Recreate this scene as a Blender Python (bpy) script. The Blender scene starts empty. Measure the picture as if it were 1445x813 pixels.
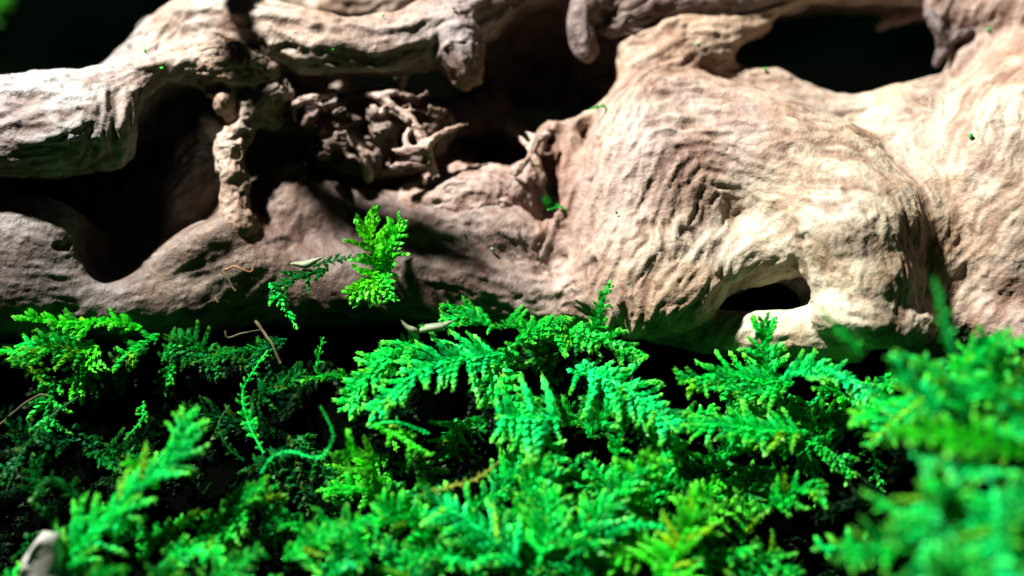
import bpy, math, random, time
import numpy as np
from mathutils import Vector, Matrix
T_START = time.time()
rng = np.random.default_rng(7)
random.seed(7)
S = 0.01                                   # everything below is written in centimetres, built in metres
sc = bpy.context.scene

# ------------------------------------------------------------------ camera
PITCH = math.radians(22)
CAMZ, DIST = 10.0, 20.0                    # cm above the soil, cm to the wood
FWD = np.array([0, math.cos(PITCH), -math.sin(PITCH)])
UPV = np.array([0, math.sin(PITCH), math.cos(PITCH)])
RGT = np.array([1.0, 0, 0])
CAM = np.array([0, -DIST * math.cos(PITCH), CAMZ])
cd = bpy.data.cameras.new('camera'); cam = bpy.data.objects.new('camera', cd)
sc.collection.objects.link(cam); sc.camera = cam
cam.location = Vector(CAM * S)
cam.rotation_euler = (math.pi / 2 - PITCH, 0, 0)
cd.sensor_width = 36; cd.lens = 36 * DIST / 14.45
cd.clip_start = 0.005; cd.clip_end = 20
cd.dof.use_dof = True; cd.dof.focus_distance = 0.183; cd.dof.aperture_fstop = 6.8
# ------------------------------------------------------------------ world, lamp, exposure
w = bpy.data.worlds.new('World'); sc.world = w; w.use_nodes = True
w.node_tree.nodes['Background'].inputs[0].default_value = (0.75, 0.85, 1.0, 1)
w.node_tree.nodes['Background'].inputs[1].default_value = 0.011
LDIR = np.array([-0.50, 0.80, -0.36])      # towards the lamp, in camera axes: right, up, away
LDIR = LDIR / np.linalg.norm(LDIR)
lw = CAM + FWD * DIST + 62 * (RGT * LDIR[0] + UPV * LDIR[1] + FWD * LDIR[2])
ld = bpy.data.lights.new('tank_lamp', 'SPOT'); lo = bpy.data.objects.new('tank_lamp', ld)
sc.collection.objects.link(lo); lo.location = Vector(lw * S)
lo.rotation_euler = (Vector((CAM + FWD * DIST - lw))).to_track_quat('-Z', 'Y').to_euler()
ld.energy = 68.0; ld.spot_size = math.radians(60); ld.spot_blend = 0.3
ld.shadow_soft_size = 0.018; ld.color = (1.0, 0.975, 0.94)
vs = sc.view_settings
vs.view_transform = 'Standard'; vs.look = 'None'; vs.exposure = 0.0; vs.gamma = 1.0; vs.use_curve_mapping = False
sc.cycles.max_bounces = 4; sc.cycles.diffuse_bounces = 1; sc.cycles.glossy_bounces = 1
sc.cycles.transmission_bounces = 3; sc.cycles.use_denoising = True

# ------------------------------------------------------------------ helpers
def pt(px, py, d=0.0):
    """a point seen at pixel (px, py) of the photograph, d cm behind the wood's middle plane -> (right, up, depth) cm"""
    D = DIST + d
    return np.array([(px - 722.5) / 100 * D / DIST, (406.5 - py) / 100 * D / DIST, D])
def world(p):
    p = np.asarray(p, float)
    return (CAM + p[..., 0:1] * RGT + p[..., 1:2] * UPV + p[..., 2:3] * FWD) * S
def wpt(px, py, d=0.0): return world(pt(px, py, d)[None])[0]
def wdir(v): v = np.asarray(v, float); return v[0] * RGT + v[1] * UPV + v[2] * FWD
def link(o, parent=None):
    sc.collection.objects.link(o)
    if parent is not None: o.parent = parent
    return o
def tag(o, label=None, cat=None, group=None, kind=None):
    if label: o['label'] = label
    if cat: o['category'] = cat
    if group: o['group'] = group
    if kind: o['kind'] = kind
    return o
def mesh_np(name, V, F, mat, smooth=True):
    me = bpy.data.meshes.new(name)
    F = np.asarray(F, np.int32); n = F.shape[1]
    me.vertices.add(len(V)); me.vertices.foreach_set('co', np.asarray(V, np.float32).ravel())
    me.loops.add(F.size); me.loops.foreach_set('vertex_index', F.ravel())
    me.polygons.add(len(F)); me.polygons.foreach_set('loop_start', np.arange(0, F.size, n, dtype=np.int32))
    me.polygons.foreach_set('loop_total', np.full(len(F), n, np.int32))
    me.polygons.foreach_set('use_smooth', np.full(len(F), smooth, bool))
    me.update(calc_edges=True); me.materials.append(mat)
    return me
def set_col(me, C, name='Col'):
    a = me.attributes.new(name, 'FLOAT_COLOR', 'POINT')
    a.data.foreach_set('color', np.c_[C, np.ones(len(C))].astype(np.float32).ravel())
def set_f(me, v, name):
    a = me.attributes.new(name, 'FLOAT', 'POINT'); a.data.foreach_set('value', np.asarray(v, np.float32))

NT = rng.random((64, 64, 64)).astype(np.float32)
def noise3(P):
    P = np.asarray(P, np.float32); I = np.floor(P).astype(np.int32); f = P - I; f = f * f * (3 - 2 * f)
    I &= 63; J = (I + 1) & 63
    x0, y0, z0 = I.T; x1, y1, z1 = J.T; fx, fy, fz = f.T
    a = NT[x0, y0, z0] * (1 - fx) + NT[x1, y0, z0] * fx
    b = NT[x0, y1, z0] * (1 - fx) + NT[x1, y1, z0] * fx
    c = NT[x0, y0, z1] * (1 - fx) + NT[x1, y0, z1] * fx
    d = NT[x0, y1, z1] * (1 - fx) + NT[x1, y1, z1] * fx
    return (a * (1 - fy) + b * fy) * (1 - fz) + (c * (1 - fy) + d * fy) * fz
def fbm(P, o=3):
    s = 0; a = 1; t = 0
    for i in range(o): s = s + a * noise3(P * 2 ** i + 17.3 * i); t += a; a *= 0.5
    return s / t

# ------------------------------------------------------------------ materials
def mat(name, build):
    m = bpy.data.materials.new(name); m.use_nodes = True
    nt = m.node_tree; nt.nodes.clear()
    out = nt.nodes.new('ShaderNodeOutputMaterial'); build(nt, out); return m
def N(nt, t, **kw):
    n = nt.nodes.new(t)
    for k, v in kw.items():
        if k in n.inputs: n.inputs[k].default_value = v
        else: setattr(n, k, v)
    return n
def wood_build(nt, out):
    L = nt.links.new
    p = N(nt, 'ShaderNodeBsdfPrincipled'); p.inputs['Roughness'].default_value = 0.62
    p.inputs['Specular IOR Level'].default_value = 0.35
    at = N(nt, 'ShaderNodeAttribute', attribute_name='Col')
    tc = N(nt, 'ShaderNodeTexCoord')
    n1 = N(nt, 'ShaderNodeTexNoise', Scale=900.0, Detail=4.0, Roughness=0.6)
    n2 = N(nt, 'ShaderNodeTexNoise', Scale=260.0, Detail=3.0, Roughness=0.6)
    L(tc.outputs['Object'], n1.inputs['Vector']); L(tc.outputs['Object'], n2.inputs['Vector'])
    r = N(nt, 'ShaderNodeMapRange'); r.inputs['From Min'].default_value = .3; r.inputs['From Max'].default_value = .7
    r.inputs['To Min'].default_value = .78; r.inputs['To Max'].default_value = 1.18
    L(n1.outputs['Fac'], r.inputs['Value'])
    mx = N(nt, 'ShaderNodeMix', data_type='RGBA', blend_type='MULTIPLY'); mx.inputs[0].default_value = 1
    L(at.outputs['Color'], mx.inputs[6]); L(r.outputs[0], mx.inputs[7])
    L(mx.outputs[2], p.inputs['Base Color'])
    ad = N(nt, 'ShaderNodeMath', operation='MULTIPLY_ADD'); ad.inputs[1].default_value = .5; L(n1.outputs['Fac'], ad.inputs[0]); L(n2.outputs['Fac'], ad.inputs[2])
    b = N(nt, 'ShaderNodeBump', Strength=0.8, Distance=0.0007); L(ad.outputs[0], b.inputs['Height']); L(b.outputs[0], p.inputs['Normal'])
    L(p.outputs[0], out.inputs[0])
M_WOOD = mat('driftwood', wood_build)
# ------------------------------------------------------------------ driftwood: a distance field, meshed
def catmull(P, n=5):
    P = np.asarray(P, float)
    if len(P) < 3: return P
    Q = np.vstack([2 * P[0] - P[1], P, 2 * P[-1] - P[-2]]); out = []
    for i in range(1, len(Q) - 2):
        for t in np.arange(n) / n:
            a, b, c, d = Q[i - 1], Q[i], Q[i + 1], Q[i + 2]
            out.append(0.5 * (2 * b + (c - a) * t + (2 * a - 5 * b + 4 * c - d) * t * t + (3 * b - a - 3 * c + d) * t ** 3))
    out.append(P[-1]); return np.array(out)
def tube(pts, k=0.2, cut=False, flat=1.0):
    """pts: (px, py, d, r in px)"""
    c = np.array([[*pt(x, y, d), r / 100 * (DIST + d) / DIST] for x, y, d, r in pts])
    return ('t', catmull(c), k, cut, flat)
def ell(px, py, d, rx, ry, rd, k=0.2, cut=False, rot=0.0):
    """ellipsoid: radii in px, px and cm; rot in degrees in the picture plane"""
    s = (DIST + d) / DIST
    return ('e', (pt(px, py, d), np.array([rx / 100 * s, ry / 100 * s, rd]), math.radians(rot)), k, cut, 1)
def box(px, py, d, rx, ry, rd, k=0.1, cut=False, rot=0.0, rnd=0.08):
    s = (DIST + d) / DIST
    return ('b', (pt(px, py, d), np.array([rx / 100 * s, ry / 100 * s, rd]), math.radians(rot), rnd), k, cut, 1)
def bounds(pr):
    k, dat = pr[0], pr[1]
    if k == 't':
        r = dat[:, 3:4]; return (dat[:, :3] - r).min(0), (dat[:, :3] + r).max(0)
    R = max(dat[1][0], dat[1][1]); h = np.array([R, R, dat[1][2]]); return dat[0] - h, dat[0] + h
def dist(pr, X, Y, Z):
    k, dat = pr[0], pr[1]
    if k == 't':
        d = None
        for a, b in zip(dat[:-1], dat[1:]):
            ab = b[:3] - a[:3]; L2 = ab @ ab + 1e-9
            t = np.clip(((X - a[0]) * ab[0] + (Y - a[1]) * ab[1] + (Z - a[2]) * ab[2]) / L2, 0, 1)
            e = np.sqrt((X - a[0] - t * ab[0]) ** 2 + (Y - a[1] - t * ab[1]) ** 2 + (Z - a[2] - t * ab[2]) ** 2) - (a[3] + t * (b[3] - a[3]))
            d = e if d is None else np.minimum(d, e)
        return d
    c, h, rot = dat[0], dat[1], dat[2]
    x, y, z = X - c[0], Y - c[1], Z - c[2]
    if rot: cs, sn = math.cos(rot), math.sin(rot); x, y = x * cs + y * sn, -x * sn + y * cs
    if k == 'e':
        x, y, z = np.broadcast_arrays(x / h[0], y / h[1], z / h[2])
        k0 = np.sqrt(x * x + y * y + z * z) + 1e-6; k1 = np.sqrt((x / h[0]) ** 2 + (y / h[1]) ** 2 + (z / h[2]) ** 2) + 1e-6
        return k0 * (k0 - 1) / k1
    q = [np.abs(x) - h[0] + dat[3], np.abs(y) - h[1] + dat[3], np.abs(z) - h[2] + dat[3]]
    return np.sqrt(sum(np.maximum(a, 0) ** 2 for a in q)) + np.minimum(np.maximum(np.maximum(q[0], q[1]), q[2]), 0) - dat[3]
def field(prims, lo, hi, h):
    n = np.ceil((hi - lo) / h).astype(int) + 1
    ax = [lo[i] + h * np.arange(n[i]) for i in range(3)]
    D = np.full(n, 9.0, np.float32)
    for pr in prims:
        a, b = bounds(pr); k = pr[2]; m = k + 3.2 * h
        i0 = np.clip(np.floor((a - m - lo) / h).astype(int), 0, n); i1 = np.clip(np.ceil((b + m - lo) / h).astype(int) + 1, 0, n)
        if (i1 <= i0).any(): continue
        sl = tuple(slice(i0[i], i1[i]) for i in range(3))
        X = ax[0][sl[0]][:, None, None].astype(np.float32); Y = ax[1][sl[1]][None, :, None].astype(np.float32); Z = ax[2][sl[2]][None, None, :].astype(np.float32)
        d = dist(pr, X, Y, Z); o = D[sl]
        if pr[3]: hh = np.maximum(k - np.abs(o + d), 0) / k; D[sl] = np.maximum(o, -d) + hh * hh * k * .25
        else: hh = np.maximum(k - np.abs(o - d), 0) / k; D[sl] = np.minimum(o, d) - hh * hh * k * .25
    return D
def surface_nets(D, lo, h):
    n = np.array(D.shape); s = D < 0
    c = np.zeros(n - 1, np.int8)
    for dx in (0, 1):
        for dy in (0, 1):
            for dz in (0, 1): c += s[dx:n[0] - 1 + dx, dy:n[1] - 1 + dy, dz:n[2] - 1 + dz]
    I = np.argwhere((c > 0) & (c < 8)); idx = np.full(n - 1, -1, np.int32); idx[tuple(I.T)] = np.arange(len(I))
    acc = np.zeros((len(I), 3)); cnt = np.zeros(len(I))
    cor = [(a, b, e) for a in (0, 1) for b in (0, 1) for e in (0, 1)]
    val = {q: D[I[:, 0] + q[0], I[:, 1] + q[1], I[:, 2] + q[2]] for q in cor}
    for q in cor:
        for a in range(3):
            if q[a] == 0:
                r = list(q); r[a] = 1; r = tuple(r); va, vb = val[q], val[r]
                mk = (va < 0) != (vb < 0); t = np.where(mk, va / np.where(mk, va - vb, 1), 0)
                p = np.tile(np.array(q, float), (len(I), 1)); p[:, a] += t
                acc[mk] += p[mk]; cnt[mk] += 1
    V = lo + (I + acc / cnt[:, None]) * h
    F = []
    for a in range(3):
        b, e = (a + 1) % 3, (a + 2) % 3
        s0 = np.take(s, range(0, n[a] - 1), a); s1 = np.take(s, range(1, n[a]), a)
        E = np.argwhere(s0 != s1); E = E[(E[:, b] > 0) & (E[:, e] > 0) & (E[:, b] < n[b] - 1) & (E[:, e] < n[e] - 1)]
        flip = s0[tuple(E.T)]
        def g(db, de): J = E.copy(); J[:, b] -= db; J[:, e] -= de; return idx[tuple(J.T)]
        q = np.c_[g(1, 1), g(0, 1), g(0, 0), g(1, 0)]
        q[~flip] = q[~flip][:, ::-1]; F.append(q)
    return V, np.vstack(F)
def mesh_norm(V, F):
    a = V[F[:, 2]] - V[F[:, 0]]; b = V[F[:, 3]] - V[F[:, 1]]; n = np.cross(a, b)
    Nn = np.zeros_like(V)
    for i in range(4):
        for j in range(3): Nn[:, j] += np.bincount(F[:, i], n[:, j], len(V))
    return Nn / (np.linalg.norm(Nn, axis=1, keepdims=True) + 1e-12)
def relax(V, F, it=2, lam=0.5):
    for _ in range(it):
        A = np.zeros_like(V); c = np.zeros(len(V))
        for i in range(4):
            for o in (1, 3):
                for j in range(3): A[:, j] += np.bincount(F[:, i], V[F[:, (i + o) % 4], j], len(V))
                c += np.bincount(F[:, i], minlength=len(V))
        V = V + lam * (A / c[:, None] - V)
    return V
def subdivide(V, F):
    E = np.vstack([np.sort(F[:, [i, (i + 1) % 4]], 1) for i in range(4)])
    key = E[:, 0].astype(np.int64) * len(V) + E[:, 1]
    u, first, inv = np.unique(key, return_index=True, return_inverse=True)
    m = len(F); em = (V[E[first, 0]] + V[E[first, 1]]) / 2; fc = V[F].mean(1)
    nV = len(V); nE = len(u); ei = [inv[i * m:(i + 1) * m] + nV for i in range(4)]; ci = np.arange(m) + nV + nE
    V2 = np.vstack([V, em, fc])
    F2 = np.vstack([np.c_[F[:, i], ei[i], ci, ei[i - 1]] for i in range(4)])
    return V2, F2

# the way the grain runs: px, py, dx, dy in the picture
GUIDES = np.array([
 (0,170,1,-.1),(100,160,1,-.2),(60,220,1,-.2),(215,100,-1,.5),(175,160,-.2,1),(165,220,.05,1),(290,95,1,-.1),(350,110,.8,.5),
 (235,60,.7,-1),(300,30,1,.05),(360,55,1,.4),(420,50,1,.35),(480,75,1,.2),(540,70,1,-.15),(590,55,1,-.45),(640,30,1,-.5),(650,90,.35,1),(700,20,1,-.3),
 (50,360,1,.05),(180,390,1,-.2),(300,355,1,-.45),(400,290,.5,-1),(460,320,.6,1),(550,340,1,.35),(640,380,1,.3),(700,340,.6,.7),(650,260,1,.1),(740,400,1,.3),
 (820,40,.1,1),(900,15,1,-.2),(1000,10,1,-.1),
 (900,60,1,-.35),(980,45,1,-.3),(1060,30,1,-.3),(880,120,-.15,1),(870,200,-.3,1),(800,230,-.05,1),(830,300,-.35,1),(795,370,-.4,1),(790,410,1,-.15),(900,330,-.25,1),(940,250,-.4,1),(890,420,-.25,1),
 (950,150,1,-.1),(1000,170,1,.35),(1100,170,1,.25),(1180,190,1,.1),(1260,165,1,-.05),(1000,330,-.5,1),(960,420,-.6,.7),(1080,340,-.8,.6),(1060,240,1,.35),(1150,250,1,.3),
 (1200,290,1,.35),(1160,350,.3,1),(1230,380,.1,1),(1290,300,.25,1),(1280,220,.3,1),(1200,440,1,.1),(1340,200,-.1,1),(1400,120,.5,-1),(1400,220,-.35,1),(1400,300,-.7,.8),(1370,390,-.8,.8),(1440,400,-.8,.7),(1330,440,-.6,.8)], float)
GP = np.c_[(GUIDES[:, 0] - 722.5) / 100, (406.5 - GUIDES[:, 1]) / 100]
GD = np.c_[GUIDES[:, 2], -GUIDES[:, 3]]; GD /= np.linalg.norm(GD, axis=1, keepdims=True)
GA = np.c_[GD[:, 0] ** 2 - GD[:, 1] ** 2, 2 * GD[:, 0] * GD[:, 1]]           # doubled angle: a line has no sign
def flow(P):
    s = DIST / P[:, 2]; x, y = P[:, 0] * s, P[:, 1] * s
    out = np.zeros((len(P), 2))
    for a in range(0, len(P), 60000):
        b = slice(a, a + 60000)
        wgt = 1 / ((x[b, None] - GP[None, :, 0]) ** 2 + (y[b, None] - GP[None, :, 1]) ** 2 + 0.04) ** 2
        out[b] = wgt @ GA
    th = 0.5 * np.arctan2(out[:, 1], out[:, 0])
    return np.cos(th), np.sin(th)
def grain(P, Nn):
    """streaks drawn out along the grain (line integral of noise), two widths"""
    cx, cy = flow(P); Tt = np.c_[cx, cy, np.zeros(len(P))]
    Tt -= Nn * (Tt * Nn).sum(1, keepdims=True); Tt /= np.linalg.norm(Tt, axis=1, keepdims=True) + 1e-3
    A = B = 0
    Wd = P + 0.22 * np.c_[fbm(P * 2.3, 2), fbm(P * 2.3 + 9, 2), fbm(P * 2.3 + 31, 2)]
    for s in np.linspace(-1, 1, 9):
        A = A + noise3((Wd + Tt * s * 0.30) * 6.5); B = B + noise3((Wd + Tt * s * 0.15) * 16.0 + 7)
    f = lambda q: (q / 9 - 0.5) / np.std(q / 9)
    return f(A), f(B)

TINTS = [  # px, py, radius px, colour, strength : the wood's colour from place to place, shade included on the lower log
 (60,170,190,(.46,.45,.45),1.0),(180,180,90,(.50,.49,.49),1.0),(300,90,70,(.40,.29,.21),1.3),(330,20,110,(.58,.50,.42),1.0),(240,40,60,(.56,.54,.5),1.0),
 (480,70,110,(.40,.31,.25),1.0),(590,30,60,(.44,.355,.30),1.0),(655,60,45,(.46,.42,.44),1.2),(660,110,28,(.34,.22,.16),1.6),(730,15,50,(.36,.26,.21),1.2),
 (60,370,150,(.095,.07,.058),1.0),(270,360,70,(.27,.205,.16),1.0),(420,290,80,(.20,.122,.09),1.2),(560,350,90,(.135,.10,.08),1.0),(650,270,80,(.44,.34,.31),1.2),(690,350,70,(.27,.20,.175),1.2),(640,410,60,(.26,.22,.175),1.0),  # lower log: its shade is put into these darker tones
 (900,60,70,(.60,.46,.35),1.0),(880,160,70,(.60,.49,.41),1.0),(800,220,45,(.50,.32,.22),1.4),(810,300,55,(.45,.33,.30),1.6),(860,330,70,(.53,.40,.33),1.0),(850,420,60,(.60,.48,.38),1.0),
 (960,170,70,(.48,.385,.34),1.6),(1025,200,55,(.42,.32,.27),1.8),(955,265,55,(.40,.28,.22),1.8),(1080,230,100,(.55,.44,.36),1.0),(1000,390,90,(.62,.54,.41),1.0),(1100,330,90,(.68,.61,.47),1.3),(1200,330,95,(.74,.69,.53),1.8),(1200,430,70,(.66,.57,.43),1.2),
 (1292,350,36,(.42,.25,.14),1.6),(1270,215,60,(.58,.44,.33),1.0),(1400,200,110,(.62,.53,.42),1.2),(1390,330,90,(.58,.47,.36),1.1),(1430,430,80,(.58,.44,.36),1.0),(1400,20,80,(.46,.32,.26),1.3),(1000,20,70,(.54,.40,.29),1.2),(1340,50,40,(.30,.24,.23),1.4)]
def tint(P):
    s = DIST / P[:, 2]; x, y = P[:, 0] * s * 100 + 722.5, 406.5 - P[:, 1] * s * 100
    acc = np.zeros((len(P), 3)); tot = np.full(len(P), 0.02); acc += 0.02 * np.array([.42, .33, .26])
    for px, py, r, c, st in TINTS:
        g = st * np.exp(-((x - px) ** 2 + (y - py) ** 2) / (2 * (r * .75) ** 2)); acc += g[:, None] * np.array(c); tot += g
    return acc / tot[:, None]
def carve(name, prims, h, parent, sub=1, lump=0.05, ridge=0.033, fine=0.012, rough=0.0, over=None, mixo=0.0, relaxn=2):
    bb = [bounds(p) for p in prims if not p[3]]
    lo = np.min([b[0] for b in bb], 0) - 4 * h; hi = np.max([b[1] for b in bb], 0) + 4 * h
    V, F = surface_nets(field(prims, lo, hi, h), lo, h)
    V = relax(V, F, relaxn)
    for _ in range(sub): V, F = subdivide(V, F); V = relax(V, F, 1, 0.6)
    Nn = mesh_norm(V, F)
    V = V + Nn * (lump * (fbm(V * 1.1, 2) - .5) * 2 + lump * .5 * (fbm(V * 2.9 + 5, 2) - .5) * 2)[:, None]
    A, B = grain(V, Nn)
    pit = np.clip((fbm(V * np.array([2.2,3.4,3.]) + 40, 3) - .70) / .1, 0, 1)
    rg = fbm(V * 6.5 + 3, 3) - .5
    far = np.clip((V[:, 2] - 21.5) / 1.5, 0, 1)
    qx, qy = V[:, 0] * DIST / V[:, 2] * 100 + 722.5, 406.5 - V[:, 1] * DIST / V[:, 2] * 100
    calm = 1 - .6 * np.clip((qy - 230) / 60, 0, 1) * np.clip((620 - qx) / 60, 0, 1) - .42 * np.clip((qx - 1000) / 120, 0, 1)
    damp = 0.45 + 0.9 * np.clip((fbm(V * .8 + 60, 2) - .35) / .3, 0, 1)
    crk = np.exp(-(A / .16) ** 2) * np.clip((fbm(V * 1.4 + 21, 2) - .44) / .12, 0, 1) * (ridge > .01)
    V = V + Nn * (-.022 * crk * calm + ridge * damp * calm * np.clip(A, -2, 2) * .6 + fine * calm * np.clip(B, -2, 2) - .05 * pit * (ridge > .01) + rough * 2 * rg)[:, None]
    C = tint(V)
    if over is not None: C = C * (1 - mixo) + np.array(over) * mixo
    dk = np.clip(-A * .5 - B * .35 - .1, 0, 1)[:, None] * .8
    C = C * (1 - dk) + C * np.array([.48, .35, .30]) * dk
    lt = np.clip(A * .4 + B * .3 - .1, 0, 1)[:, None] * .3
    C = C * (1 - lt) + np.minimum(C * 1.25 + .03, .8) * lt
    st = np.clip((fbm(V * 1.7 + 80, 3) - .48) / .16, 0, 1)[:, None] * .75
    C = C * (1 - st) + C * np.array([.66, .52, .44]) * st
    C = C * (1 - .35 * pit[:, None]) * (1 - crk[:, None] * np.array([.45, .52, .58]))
    vt = np.clip((fbm(V * 1.25 + 120, 3) - .5) / .12, 0, 1)[:, None] * .55
    C = C * (1 - vt) + C * np.array([.80, .80, .90]) * vt
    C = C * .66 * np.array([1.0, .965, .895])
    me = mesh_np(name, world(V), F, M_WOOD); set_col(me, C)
    o = link(bpy.data.objects.new(name, me), parent)
    return o, V, Nn

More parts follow.
